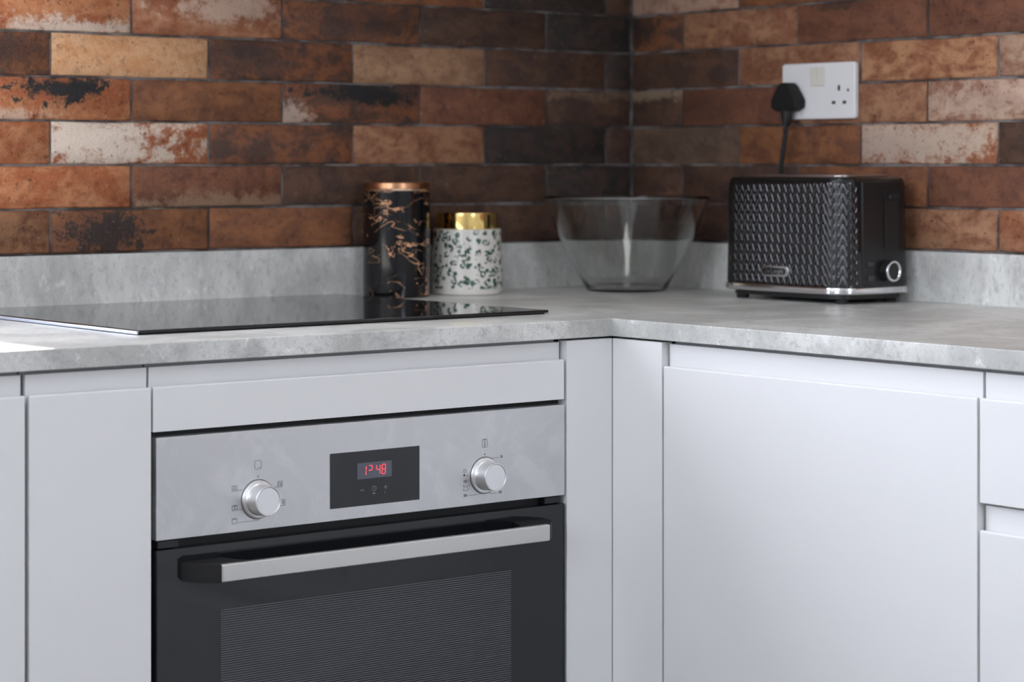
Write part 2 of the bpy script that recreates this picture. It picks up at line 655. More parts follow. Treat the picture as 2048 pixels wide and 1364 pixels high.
CR = S(232, 214, 196)
NO = ((0, 0, 0), (1, 1, 1))


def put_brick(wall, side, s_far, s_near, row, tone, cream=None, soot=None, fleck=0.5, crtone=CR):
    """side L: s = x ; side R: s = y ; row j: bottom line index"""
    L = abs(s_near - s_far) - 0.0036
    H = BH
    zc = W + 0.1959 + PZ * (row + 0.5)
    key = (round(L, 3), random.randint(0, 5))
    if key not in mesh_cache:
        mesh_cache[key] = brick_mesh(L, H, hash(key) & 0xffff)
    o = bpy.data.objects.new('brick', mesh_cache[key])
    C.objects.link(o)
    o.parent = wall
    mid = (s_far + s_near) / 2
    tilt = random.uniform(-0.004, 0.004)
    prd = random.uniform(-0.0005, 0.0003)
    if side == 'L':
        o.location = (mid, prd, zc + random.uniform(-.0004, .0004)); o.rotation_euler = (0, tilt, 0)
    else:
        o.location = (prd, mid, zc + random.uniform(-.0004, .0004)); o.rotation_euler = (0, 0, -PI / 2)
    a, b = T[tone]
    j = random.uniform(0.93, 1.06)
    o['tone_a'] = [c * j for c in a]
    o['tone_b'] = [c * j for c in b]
    o['seed'] = random.uniform(0, 40)
    o['fleck'] = float(fleck)
    o['cream_tone'] = list(crtone)
    cu = cream or (0, 0, 0, 1, 1)
    su = soot or (0, 0, 0, 1, 1)
    o['cream_pos'] = [float(cu[0]), float(cu[1]), float(cu[2])]
    o['cream_size'] = [float(cu[3]), float(cu[4]), 1.0]
    o['soot_pos'] = [float(su[0]), float(su[1]), float(su[2])]
    o['soot_size'] = [float(su[3]), float(su[4]), 1.0]
    return o


# per course, bricks listed from the corner outwards: (tone, cream, soot, fleck); rows -2 .. 5
# patch = (u, v, strength, half width, half height) in units of half a brick
DIM = S(150, 120, 96)
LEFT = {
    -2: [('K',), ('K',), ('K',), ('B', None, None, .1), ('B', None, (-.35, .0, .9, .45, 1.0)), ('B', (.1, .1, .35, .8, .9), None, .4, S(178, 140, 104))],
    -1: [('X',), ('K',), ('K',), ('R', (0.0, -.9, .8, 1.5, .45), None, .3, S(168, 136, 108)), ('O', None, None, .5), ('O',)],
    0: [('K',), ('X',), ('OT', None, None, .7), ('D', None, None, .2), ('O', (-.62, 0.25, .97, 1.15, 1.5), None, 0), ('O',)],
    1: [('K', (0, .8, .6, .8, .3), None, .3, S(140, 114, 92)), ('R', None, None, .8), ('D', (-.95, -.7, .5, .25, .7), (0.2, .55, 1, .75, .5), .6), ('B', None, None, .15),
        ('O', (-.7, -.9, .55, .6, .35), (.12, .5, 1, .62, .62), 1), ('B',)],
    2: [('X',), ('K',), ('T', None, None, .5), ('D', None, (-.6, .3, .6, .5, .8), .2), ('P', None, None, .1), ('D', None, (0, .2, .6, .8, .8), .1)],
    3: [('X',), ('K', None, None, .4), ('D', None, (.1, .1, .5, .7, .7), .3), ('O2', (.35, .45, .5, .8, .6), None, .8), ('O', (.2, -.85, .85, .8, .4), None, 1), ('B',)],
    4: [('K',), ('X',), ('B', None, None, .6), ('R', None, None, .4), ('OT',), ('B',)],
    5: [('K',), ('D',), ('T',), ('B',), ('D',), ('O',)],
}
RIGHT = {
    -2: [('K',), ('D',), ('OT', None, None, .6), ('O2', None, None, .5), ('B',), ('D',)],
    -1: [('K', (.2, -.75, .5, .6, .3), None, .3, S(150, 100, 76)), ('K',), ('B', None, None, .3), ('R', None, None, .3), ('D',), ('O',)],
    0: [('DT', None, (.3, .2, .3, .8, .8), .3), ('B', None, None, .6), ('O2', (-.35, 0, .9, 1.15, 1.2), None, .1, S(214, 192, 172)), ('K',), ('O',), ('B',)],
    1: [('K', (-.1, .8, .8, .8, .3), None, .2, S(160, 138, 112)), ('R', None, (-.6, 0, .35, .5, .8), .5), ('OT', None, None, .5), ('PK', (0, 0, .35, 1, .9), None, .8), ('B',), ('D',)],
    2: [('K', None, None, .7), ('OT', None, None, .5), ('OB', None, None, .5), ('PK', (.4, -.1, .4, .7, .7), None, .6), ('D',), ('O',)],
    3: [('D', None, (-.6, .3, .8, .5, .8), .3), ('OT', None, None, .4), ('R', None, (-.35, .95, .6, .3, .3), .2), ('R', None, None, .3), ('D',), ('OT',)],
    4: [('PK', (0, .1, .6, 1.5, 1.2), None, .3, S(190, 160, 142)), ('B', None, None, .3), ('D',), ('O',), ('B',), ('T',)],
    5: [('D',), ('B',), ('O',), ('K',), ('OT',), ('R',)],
}


def lay(wall, side, rows, first_int, first_half, corner, end):
    for j, specs in rows.items():
        integer = (j % 2 == 0)
        s0 = first_int if integer else first_half
        edges = [corner, s0]
        while edges[-1] > end + 0.001:
            edges.append(max(edges[-1] - PX, end))
        for i in range(len(edges) - 1):
            if abs(edges[i] - edges[i + 1]) < 0.02:
                continue
            if i < len(specs):
                sp = specs[i]
            else:
                sp = (random.choice(['O', 'B', 'D', 'R', 'OT', 'T', 'K', 'PK']),)
            sp = list(sp) + [None] * (5 - len(sp))
            put_brick(wall, side, edges[i], edges[i + 1], j, sp[0], sp[1], sp[2], 0.5 if sp[3] is None else sp[3], sp[4] or CR)


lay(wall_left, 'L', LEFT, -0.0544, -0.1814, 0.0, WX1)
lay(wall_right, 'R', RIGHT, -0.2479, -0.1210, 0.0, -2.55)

# ------------------------------------------------------------------ worktop, upstands
DL, DR, TW = 0.626, 0.602, 0.0227
XL, YR = -3.30, -2.60
pts = [(XL, -DL), (-DR, -DL), (-DR, YR), (0.0, YR), (0.0, 0.0), (XL, 0.0)]
wt = link('worktop', prism(pts, 'z', W - TW, W, 0.0012, 2), 'worktop', None, 40)
tag(wt, 'L-shaped grey concrete-effect worktop running along both walls', 'worktop')
UH, UT = 0.0739 - 0.0016, 0.012
up = link('upstand', box(XL, 0.0, -UT, -0.0005, W, W + UH, bev=0.0008), 'upstand', None, 40)
tag(up, 'grey concrete-effect upstand behind the black hob and the two jars', 'upstand')
up = link('upstand', box(-UT, -0.0005, YR, -UT, W, W + UH, bev=0.0008), 'upstand', None, 40)
tag(up, 'grey concrete-effect upstand on the right wall behind the toaster', 'upstand')


# ------------------------------------------------------------------ base cabinets
def jprofile(zb, zl, zt, th=0.019, rc=0.010):
    return [(0, zb), (0, zl - 0.0015), (0.0012, zl), (0.0042, zl), (0.0056, zl - 0.003), (0.0066, zl - 0.012), (0.0085, zl - 0.014),
            (rc, zl - 0.010), (rc, zt), (th, zt), (th, zb)]


def jfront(side, a0, a1, face, zb, zl, zt):
    """handleless front; side L faces -y (face = y), side R faces -x (face = x). a0<a1 along the run"""
    prof = jprofile(zb, zl, zt)
    if side == 'L':
        return prism([(face + d, z) for d, z in prof], 'x', a0, a1, 0.0006, 2)
    return prism([(face + d, z) for d, z in prof], 'y', a0, a1, 0.0006, 2)


def slab(side, a0, a1, d0, d1, z0, z1, bev=0.0006):
    if side == 'L':
        return box(a0, a1, d0, d1, z0, z1, bev=bev)
    return box(d0, d1, a0, a1, z0, z1, bev=bev)


FL, FR = -0.622, -0.598
ZTOP, ZLL, ZLR, ZB = W - 0.0275, W - 0.049, W - 0.055, 0.15


def cabinet(side, a0, a1, label, fronts, group=None):
    face = FL if side == 'L' else FR
    root = thing('base_cabinet', label, 'cabinet', ((a0 + a1) / 2 if side == 'L' else face + 0.3, (a0 + a1) / 2 if side == 'R' else face + 0.3, 0), group)
    link('carcass', slab(side, a0 + 0.0002, a1 - 0.0002, face + 0.0215, -0.02, 0.10, W - TW - 0.0008), 'carcass', root)
    link('plinth', slab(side, a0, a1, face + 0.06, face + 0.075, 0.0, 0.099), 'white', root)
    for nm, zb, zl, zt in fronts:
        link(nm, jfront(side, a0 + 0.0015, a1 - 0.0015, face, zb, zl, zt), 'white', root, 30)
    return root


cabinet('L', -1.4300, -1.2778, 'narrow white handleless cupboard door immediately left of the oven',
        [('door', ZB, ZLL, ZTOP)])
cabinet('L', -2.0330, -1.4325, 'white handleless cupboard cut off at the left edge, beyond the narrow door',
        [('door', ZB, ZLL, ZTOP)])
cabinet('L', -2.6350, -2.0350, 'white handleless cupboard under the window, out past the left of the run',
        [('door', ZB, ZLL, ZTOP)])
cabinet('R', -1.2138, -0.7167, 'wide white handleless cupboard door on the right run below the toaster',
        [('door', ZB, ZLR, ZTOP)])
cabinet('R', -1.8150, -1.2145, 'white handleless drawer stack at the right edge of the frame',
        [('drawer_front', W - 0.1680, ZLR, ZTOP), ('drawer_front', W - 0.480, W - 0.1978, W - 0.1715), ('drawer_front', ZB, W - 0.510, W - 0.4835)])
cabinet('R', -2.4150, -1.8155, 'white handleless cupboard at the near end of the right run past the drawers',
        [('door', ZB, ZLR, ZTOP)])
# wall cabinets over the corner, above the tiled band (unseen, added to shade the corner)
def shading_cabinet(a0, a1, side, label, cut=0.0):
    z0, z1, d = W + 0.575, W + 1.30, 0.32
    c = ((a0 + a1) / 2, -0.17) if side == 'L' else (-0.17, (a0 + a1) / 2)
    r = thing('shading_cabinet', label, 'cabinet', (c[0], c[1], z0))
    if side == 'L':
        link('carcass', box(a0, a1, -d, -0.003, z0, z1), 'carcass', r)
        link('door', box(a0 + .0015, a1 - .0015, -d - .019, -d - .001, z0, z1, bev=.0008), 'white', r, 30)
    else:
        link('carcass', box(-d, -0.003, a0, a1, z0, z1), 'carcass', r)
        link('door', box(-d - .019, -d - .001, a0 + .0015, a1 - .0015, z0, z1, bev=.0008), 'white', r, 30)


shading_cabinet(-1.10, -0.003, 'L', 'unseen white cabinet added above the jars to shade the corner, just over the top of the frame')
shading_cabinet(-0.82, -0.345, 'R', 'unseen white cabinet added above the wall socket to shade the corner, just over the top of the frame')
# corner posts: two filler panels meeting in the inner corner
cp = thing('corner_post', 'white full-height filler post in the inner corner, folded from two panels', 'filler panel', (-0.6, -0.63, 0))
link('panel', box(-0.6743, -0.5978, FL, FL + 0.018, 0.10, ZTOP + 0.002, bev=0.0006), 'white', cp, 30)
link('panel', box(FR, FR + 0.018, -0.7148, -0.6226, 0.10, ZTOP + 0.002, bev=0.0006), 'white', cp, 30)
link('plinth', box(-0.66, -0.56, -0.56, -0.545, 0, 0.099), 'white', cp)

# ------------------------------------------------------------------ oven housing + oven
OX0, OX1 = -1.2762, -0.6790
hs = thing('oven_housing', 'white handleless filler front above the built-in oven', 'cabinet', (-0.9775, -0.35, 0))
link('front_panel', jfront('L', OX0, OX1, FL, W - 0.0990, W - 0.0488, ZTOP), 'white', hs, 30)
link('carcass', box(OX0, OX1, FL + 0.0205, -0.02, W - 0.097, W - TW - 0.0008), 'carcass', hs)
link('plinth', box(OX0, OX1, FL + 0.06, FL + 0.075, 0.0, 0.099), 'white', hs)
link('base_shelf', box(OX0, OX1, FL + 0.03, -0.02, 0.102, 0.12), 'carcass', hs)

OF0, OF1 = -1.2724, -0.6778
ov = thing('built_in_oven', 'built-in oven with stainless control panel and black glass door', 'oven', (-0.975, -0.35, 0.13))
link('body', box(OF0 - 0.003, OF1 + 0.003, FL + 0.017, -0.06, 0.135, W - 0.1015, bev=0.001), 'black_matte', ov)
fz0, fz1 = W - 0.2200, W - 0.1055
link('control_panel', box(OF0, OF1, FL, FL + 0.0165, fz0, fz1, bev=0.0011, seg=3), 'steel', ov, 30, 'brushed stainless steel control panel')


def flat(pts, y, depth=0.0002):
    """thin printed shape on a face looking to -y; pts (x,z)"""
    return prism(pts, 'y', y - depth, y)


def stroke(bm, a, b, w, y, d=0.00015):
    (x0, z0), (x1, z1) = a, b
    L = math.hypot(x1 - x0, z1 - z0) or 1e-6
    nx, nz = -(z1 - z0) / L * w / 2, (x1 - x0) / L * w / 2
    merge(bm, prism([(x0 + nx, z0 + nz), (x0 - nx, z0 - nz), (x1 - nx, z1 - nz), (x1 + nx, z1 + nz)], 'y', y - d, y + 0.0001))


def poly(bm, P_, w, y, close=False):
    n = len(P_)
    for i in range(n if close else n - 1):
        stroke(bm, P_[i], P_[(i + 1) % n], w, y)


def ringp(cx, cz, r, n=16, a0=0, a1=2 * PI):
    return [(cx + r * math.cos(a0 + (a1 - a0) * i / n), cz + r * math.sin(a0 + (a1 - a0) * i / n)) for i in range(n + (0 if a1 - a0 >= 2 * PI - 1e-6 else 1))]


def rect(x0, x1, z0, z1, c=0.0):
    if not c:
        return [(x0, z0), (x1, z0), (x1, z1), (x0, z1)]
    return [(x0 + c, z0), (x1 - c, z0), (x1, z0 + c), (x1, z1 - c), (x1 - c, z1), (x0 + c, z1), (x0, z1 - c), (x0, z0 + c)]


def text_bm(s, size, fn, spacing=1.0, bold=0.0):
    """text outline as a mesh; fn maps (u, v, w) to world"""
    cu = bpy.data.curves.new('text', 'FONT')
    cu.body = s; cu.size = size; cu.align_x = 'CENTER'; cu.align_y = 'CENTER'
    cu.extrude = 0.00012; cu.space_character = spacing; cu.offset = bold
    o = bpy.data.objects.new('text', cu)
    C.objects.link(o)
    dg = bpy.context.evaluated_depsgraph_get()
    me = bpy.data.meshes.new_from_object(o.evaluated_get(dg))
    bm = bmesh.new(); bm.from_mesh(me)
    bpy.data.objects.remove(o); bpy.data.curves.remove(cu); bpy.data.meshes.remove(me)
    for v in bm.verts:
        v.co = Vector(fn(v.co.x, v.co.y, v.co.z))
    return bm


# --- printed symbols on the control panel
Y = FL
K1, K2, KZ = (-1.1387, W - 0.1848), (-0.8073, W - 0.1845), 0
lw = 0.00042
bm = bmesh.new()
cx = K1[0]
poly(bm, rect(cx - .0045, cx + .0045, W - .1505, W - .1408, .0014), lw, Y, True)
stroke(bm, (cx + .0000, W - .1490), (cx + .0007, W - .1490), .0008, Y)
stroke(bm, (cx + .0015, W - .1489), (cx + .0036, W - .1489), .0005, Y)
poly(bm, ringp(cx, W - .1588, .0012, 10), lw, Y, True)
for k, zc in enumerate((-.1699, -.1920, -.2067)):
    x = -1.1704; z = W + zc
    poly(bm, rect(x - .0033, x + .0033, z - .0030, z + .0030), lw, Y, True)
    if k == 0:
        poly(bm, [(x - .0012, z - .0016), (x + .0012, z - .0016), (x + .0014, z), (x + .0004, z + .0013), (x, z + .0020), (x - .0004, z + .0013), (x - .0014, z)], lw, Y, True)
        stroke(bm, (x + .0040, z - .0025), (K1[0] - .0205, z - .0025), lw, Y)
    if k == 1:
        stroke(bm, (x - .0022, z + .0019), (x + .0026, z + .0021), .0007, Y)
        stroke(bm, (x, z + .0018), (x, z - .0004), lw, Y)
        poly(bm, [(x - .0020, z - .0022), (x, z - .0004), (x + .0020, z - .0022)], lw * 1.4, Y)
        stroke(bm, (x + .0040, z - .0025), (K1[0] - .0208, z - .0025), lw, Y)
    if k == 2:
        stroke(bm, (x - .0020, z + .0017), (x + .0022, z + .0018), .0007, Y)
        poly(bm, [(x + .0048, z - .0022), (K1[0] + .0003, z - .0022), (K1[0] + .0003, z + .0012)], lw, Y)
x, z = -1.1086, W - .1699
poly(bm, rect(x - .0033, x + .0033, z - .0032, z + .0032), lw, Y, True)
poly(bm, [(x - .0022, z + .0020), (x - .0004, z), (x - .0022, z - .0020)], lw, Y)
poly(bm, [(x + .0004, z + .0020), (x + .0020, z - .0016), (x + .0004, z - .0020), (x + .0024, z + .0020)], lw, Y)
stroke(bm, (x - .0085, z - .0032), (x - .0040, z - .0032), lw, Y)
x, z = -1.1050, W - .1914
poly(bm, rect(x - .0033, x + .0033, z - .0034, z + .0034), lw, Y, True)
poly(bm, [(x - .0008, z + .0022), (x + .0022, z + .0008), (x - .0008, z - .0004), (x + .0022, z - .0022)], lw * 1.3, Y)
link('function_symbols', bm, 'print_dark', ov, label='dark printed function symbols round the left knob')['kind'] = 'stuff'
bm = bmesh.new()
cx = K2[0]
poly(bm, rect(cx - .0040, cx + .0040, W - .1502, W - .1400, .0012), lw, Y, True)
poly(bm, rect(cx - .0009, cx + .0009, W - .1470, W - .1404), lw, Y, True)
poly(bm, ringp(cx, W - .1482, .0013, 10), lw, Y, True)
merge(bm, flat(rect(cx - .0008, cx + .0008, W - .1596, W - .1580), Y))
x, z = -.8385, W - .1765
poly(bm, rect(x - .0018, x + .0018, z - .0017, z + .0017), lw, Y, True)
merge(bm, flat(rect(x - .0020, x + .0002, z - .0064, z - .0040), Y))
poly(bm, [(x + .0012, z - .0064), (x + .0052, z - .0062), (x + .0052, z - .0056)], lw, Y)
for zc, zz in ((-.1965, .0016), (-.2010, .0026)):
    poly(bm, [(x - .0008, W + zc), (x + .0040, W + zc + .0004), (x + .0075, W + zc + zz)], lw, Y)
    stroke(bm, (x - .0018, W + zc), (x - .0018, W + zc + .0028), .0006, Y)
poly(bm, [(x + .0042, W - .1900), (x + .0060, W - .1897)], lw, Y)
poly(bm, [(x + .0042, W - .2072), (cx - .0060, W - .2068), (cx - .0052, W - .2054)], lw, Y)
for k in range(4):
    xx = cx - .0040 + k * .0027
    stroke(bm, (xx, W - .2068), (xx, W - .2062), .0005, Y)
poly(bm, [(cx + .0104, W - .1650), (cx + .0120, W - .1643), (cx + .0225, W - .1643)], lw, Y)
poly(bm, [(cx + .0072, W - .2050), (cx + .0090, W - .2076), (cx + .0190, W - .2078)], lw, Y)
for s, xx, zz in (('50', cx + .0262, W - .1636), ('150', cx + .0240, W - .2072), ('200', x + .0006, W - .2068), ('250', x + .0006, W - .1896)):
    merge(bm, text_bm(s, 0.0046, lambda u, v, w, xx=xx, zz=zz: (xx + u * .8, Y - .0001 - w, zz + v), 0.95))
link('temperature_scale', bm, 'print_dark', ov, label='dark printed temperature numbers round the right knob')['kind'] = 'stuff'


# --- knobs
def knob(cx, cz):
    def ring(prof, bm=None):
        b = lathe(prof, 0, 0, 64, bm)
        return b

    def place(b):
        for v in b.verts:
            a, c_, d = v.co
            v.co = Vector((cx + a, FL - d, cz + c_))
        bmesh.ops.recalc_face_normals(b, faces=b.faces[:])
        return b
    base = place(ring([(0, 0), (.0222, 0), (.0222, .0008), (.0214, .0028), (.0196, .0034), (.0183, .0034), (.0174, .0044), (.0172, .0060),
                       (.0173, .0205), (.0170, .0216), (.0162, .0219), (.0156, .0216), (.0155, .0208), (0, .0208)]))
    k = link('knob', base, 'knob', ov, 28, 'satin silver round control knob')
    face = place(ring([(.0154, .0207), (.0150, .0212), (0, .0213)]))
    link('knob_face', face, 'knob_face', k, 35)
    shadow = place(ring([(.0228, .0000), (.0228, .0004), (.0, .0004)]))  # black disc drawn as the contact shadow round the knob
    link('seal_or_shadow', shadow, 'black_matte', k)


knob(*K1)
knob(*K2)

# --- display
dp = link('display_panel', box(-1.0387, -0.9080, FL - 0.0004, FL + 0.002, W - 0.2053, W - 0.1407), 'display_glass', ov, label='black clock display panel')
link('lcd_window', box(-1.0000, -0.9497, FL - 0.0007, FL - 0.0003, W - 0.1738, W - 0.1548), 'lcd', dp)
SEG = {'a': ((0, 1), (1, 1)), 'b': ((1, 1), (1, .5)), 'c': ((1, .5), (1, 0)), 'd': ((0, 0), (1, 0)), 'e': ((0, 0), (0, .5)), 'f': ((0, .5), (0, 1)), 'g': ((0, .5), (1, .5))}


def digit(x0, z0, w, h, lit, th=.0009):
    bm = bmesh.new()
    for s in lit:
        (a, b), (c_, d) = SEG[s]
        sl = 0.0006
        P0 = (x0 + a * w + b * sl, z0 + b * h); P1 = (x0 + c_ * w + d * sl, z0 + d * h)
        L = math.hypot(P1[0] - P0[0], P1[1] - P0[1]); e = .0005 / L
        A = (P0[0] + (P1[0] - P0[0]) * e, P0[1] + (P1[1] - P0[1]) * e)
        B = (P1[0] + (P0[0] - P1[0]) * e, P1[1] + (P0[1] - P1[1]) * e)
        stroke(bm, A, B, th, FL - 0.0007)
    link('clock_digit', bm, 'led', dp, label='glowing red clock digit')


dz, dh = W - .1698, .0112
digit(-.9925, dz, .0050, dh, 'bc')
digit(-.9840, dz, .0050, dh, 'abg')
digit(-.9722, dz, .0050, dh, 'fgbc')
digit(-.9642, dz, .0050, dh, 'abcdefg')
bm = bmesh.new()
yy = FL - 0.0004
stroke(bm, (-.9958, W - .1869), (-.9900, W - .1869), .0006, yy)
stroke(bm, (-.9612, W - .1858), (-.9556, W - .1858), .0005, yy)
stroke(bm, (-.9584, W - .1832), (-.9584, W - .1886), .0005, yy)
poly(bm, ringp(-.9752, W - .1862, .0029, 14), .0005, yy, True)
poly(bm, [(-.9752, W - .1842), (-.9752, W - .1862), (-.9742, W - .1868)], .0005, yy)
poly(bm, [(-.9772, W - .1912), (-.9760, W - .1932), (-.9748, W - .1912)], .0006, yy, True)
stroke(bm, (-.9745, W - .1922), (-.9730, W - .1922), .0007, yy)
stroke(bm, (-.9600, W - .1922), (-.9590, W - .1922), .0008, yy)
link('touch_symbols', bm, 'print_grey', dp)['kind'] = 'stuff'

# --- door with window, vent slot, handle
dz1 = W - 0.2305
link('door_glass', box(OF0, OF1, FL, FL + 0.016, 0.16, dz1, bev=0.0010), 'oven_glass', ov, 30, 'glossy black glass door')
link('door_window', box(-1.1891, -0.7657, FL - 0.0003, FL + 0.001, 0.30, W - 0.3045), 'oven_window', ov, label='door window with fine horizontal lines')
link('vent_rail', box(OF0 + 0.004, OF0 + 0.030, FL + 0.004, FL + 0.016, dz1 + 0.0015, fz0 - 0.0015), 'black_plastic', ov)
link('vent_rail', box(OF1 - 0.030, OF1 - 0.004, FL + 0.004, FL + 0.016, dz1 + 0.0015, fz0 - 0.0015), 'black_plastic', ov)
hz0, hz1 = W - 0.2666, W - 0.2462
hd = link('handle', box(-1.2130, -0.7370, -0.6640, -0.6555, hz0, hz1, bev=0.002, seg=3), 'steel_bar', ov, 30, 'brushed steel bar handle')
pA = [(-1.2415, FL), (-1.2318, -0.6450), (-1.2132, -0.6628), (-1.2115, -0.6560), (-1.1700, -0.6560), (-1.1800, -0.6440), (-1.1880, FL)]
link('handle_bracket', prism(pA, 'z', hz0 - 0.0002, hz1 + 0.0002, 0.0006, 2), 'bracket', hd, 30, 'black angled end bracket')
link('handle_bracket', prism([(-1.95 - x, y) for x, y in pA], 'z', hz0 - 0.0002, hz1 + 0.0002, 0.0006, 2), 'bracket', hd, 30, 'black angled end bracket')
link('backing_rail', box(-1.206, -0.744, -0.6560, -0.6505, hz0 + 0.001, hz1 - 0.001, bev=0.001), 'black_plastic', hd)

# ------------------------------------------------------------------ hob
hb = thing('induction_hob', 'flat black glass hob let into the worktop above the oven', 'hob', (-0.92, -0.27, W))
link('seal_or_shadow', box(-1.2275, -0.6155, -0.5080, -0.0340, W, W + 0.0016), 'rubber', hb)
link('glass_plate', box(-1.2315, -0.6115, -0.5130, -0.0300, W + 0.0016, W + 0.0056, bev=0.0019, seg=6), 'hob_glass', hb)

link('edge_glint', box(-1.2345, -1.2312, -0.5125, -0.0305, W + 0.0008, W + 0.0046, bev=0.0011, seg=3), 'edge_glint_metal', hb, 30, 'thin bright strip added for the window reflection along the left edge')  # bluish metal strip put in for the glass edge reflecting the window

# ------------------------------------------------------------------ canister
cc = (-0.531, -0.067)
cn = thing('storage_canister', 'tall black marble-effect canister with gold veins and copper lid', 'canister', (*cc, W))
R = 0.0500
link('canister_body', lathe([(0, W + .001), (R - .003, W), (R - .001, W + .0012), (R, W + .003), (R, W + .1565), (R - .0008, W + .1580), (R - .004, W + .1580), (R - .004, W + .12), (0, W + .12)], *cc, 128), 'marble', cn, 35)
link('rim', lathe([(R - .004, W + .1575), (R - .0006, W + .1578), (R + .0002, W + .1588), (R - .0006, W + .1606), (R - .004, W + .1606)], *cc, 128), 'rose_rim', cn, 35, 'pale gold metal rim')
link('lid', lathe([(R - .005, W + .150), (R - .0025, W + .1606), (R - .0012, W + .1612), (R - .0012, W + .1690), (R - .0022, W + .1702), (0, W + .1706)], *cc, 128), 'copper', cn, 35, 'brown copper lid')

# ------------------------------------------------------------------ leopard jar
jc = (-0.4045, -0.0760)
jr = thing('ceramic_jar', 'short cream jar with green leopard spots and shiny gold lid', 'jar', (*jc, W))
link('jar_body', lathe([(0, W + .0010), (.0500, W), (.0528, W + .0012), (.0542, W + .0045), (.0546, W + .010), (.0543, W + .03), (.0530, W + .06), (.0520, W + .0960), (.0514, W + .0985), (.0500, W + .0992), (.047, W + .0985), (.047, W + .08), (0, W + .08)], *jc, 128), 'leopard', jr, 35)
link('lid', lathe([(.0450, W + .090), (.0468, W + .0985), (.0468, W + .1216), (.0460, W + .1236), (.0440, W + .1244), (0, W + .1246)], *jc, 128), 'gold', jr, 35, 'mirror gold lid')

# ------------------------------------------------------------------ glass bowl
bc = (-0.153, -0.157)
outer = [(0, .0006), (.056, .0), (.0605, .0008), (.0630, .0035), (.0660, .0095), (.0715, .0200), (.0785, .0330), (.0915, .0560), (.1042, .0820), (.1158, .1080), (.1235, .1270), (.1268, .1370), (.1296, .1425), (.1304, .1446), (.1298, .1464)]
inner = [(.1284, .1468), (.1262, .1425), (.1238, .1370), (.1204, .1270), (.1127, .1080), (.1011, .0820), (.0884, .0560), (.0754, .0330), (.0680, .0200), (.0620, .0105), (.0585, .0062), (.0540, .0046), (0, .0040)]
bw = link('glass_bowl', lathe([(r, W + z) for r, z in outer + inner], 0, 0, 160), 'glass', None, 60)
for v in bw.data.vertices:
    v.co.z -= W
bw.location = (*bc, W)
tag(bw, 'clear glass mixing bowl standing in the corner of the worktop', 'bowl')

# ------------------------------------------------------------------ toaster
tc = (-0.0890, -0.4960)
ts = thing('toaster', 'black embossed two-slice toaster with chrome base below the wall socket', 'toaster', (*tc, W))


def plan(hx, hy, r, n):
    """rounded rectangle with softly bowed sides, n points, with arc length; starts mid -x side going to -y"""
    pts = []
    arc = 14
    for k, (sx, sy, a0) in enumerate(((-1, -1, PI), (1, -1, 1.5 * PI), (1, 1, 0), (-1, 1, .5 * PI))):
        for i in range(arc + 1):
            a = a0 + i / arc * PI / 2
            pts.append((sx * (hx - r) + r * math.cos(a), sy * (hy - r) + r * math.sin(a)))
    pts.append(pts[0])
    # bow the sides
    P2 = []
    dense = []
    for (xa, ya), (xb, yb) in zip(pts, pts[1:]):
        L = math.hypot(xb - xa, yb - ya)
        m = max(1, int(L / 0.002))
        for i in range(m):
            dense.append((xa + (xb - xa) * i / m, ya + (yb - ya) * i / m))
    for x, y in dense:
        bx = 0.0030 * max(0, 1 - (y / hy) ** 2)
        by = 0.0070 * max(0, 1 - (x / hx) ** 2)
        P2.append((x + math.copysign(bx, x) * min(1, abs(x) / (hx * .5)), y + math.copysign(by, y) * min(1, abs(y) / (hy * .5))))
    P2.append(P2[0])
    # resample
    S_ = [0]
    for a, b in zip(P2, P2[1:]):
        S_.append(S_[-1] + math.hypot(b[0] - a[0], b[1] - a[1]))
    tot = S_[-1]
    out = []
    k = 0
    for i in range(n):
        s = tot * i / n
        while S_[k + 1] < s:
            k += 1
        f = (s - S_[k]) / max(1e-9, S_[k + 1] - S_[k])
        out.append((P2[k][0] + (P2[k + 1][0] - P2[k][0]) * f, P2[k][1] + (P2[k + 1][1] - P2[k][1]) * f, s))
    return out, tot


def tri(x):
    x = x - math.floor(x)
    return 1 - abs(2 * x - 1)


HX, HY, RC = 0.0745, 0.1215, 0.030
TZ0, TZ1 = 0.0235, 0.1785
N = 840
outline, tot = plan(HX, HY, RC, N)
nrm = []
for i in range(N):
    a = outline[i - 1]; b = outline[(i + 1) % N]
    t = Vector((b[0] - a[0], b[1] - a[1])).normalized()
    nrm.append((t.y, -t.x))
PS, PV = 0.0125, 0.0145
rows = 128
verts, faces = [], []
topr = 0.010
for j in range(rows + 1):
    f = j / rows
    z = TZ0 + (TZ1 - TZ0) * f
    # rounded shoulder at the top, slight taper
    shr = 0.0035 * f
    dtop = TZ1 - z
    if dtop < topr:
        q = (topr - dtop) / topr
        shr += topr * 0.55 * (1 - math.sqrt(max(0, 1 - q * q)))
    fade = min(1, (z - TZ0) / 0.004) * min(1, max(0, (TZ1 - 0.006 - z)) / 0.006)
    for i in range(N):
        x, y, s = outline[i]
        # the relief covers the long sides and wraps the corners; the end faces (|y| large) are smooth
        e = abs(y) - (HY - 0.006)
        end = 1.0 if e < 0 else max(0.0, 1 - e / 0.004)
        if abs(x) > HX * 0.62:
            end = 1.0
        ph = (z / PV) + 1.0 * tri(s / PS)
        h = 0.00100 * (tri(ph) - 0.5)
        h = h * fade * end
        nx, ny = nrm[i]
        verts.append((tc[0] + x + nx * (h - shr), tc[1] + y + ny * (h - shr), W + z))
for j in range(rows):
    for i in range(N):
        i2 = (i + 1) % N
        faces.append((j * N + i, j * N + i2, (j + 1) * N + i2, (j + 1) * N + i))
nv = len(verts)
verts.append((tc[0], tc[1], W + TZ1)); 
for i in range(N):
    faces.append((rows * N + i, rows * N + (i + 1) % N, nv))
me = bpy.data.meshes.new('shell')
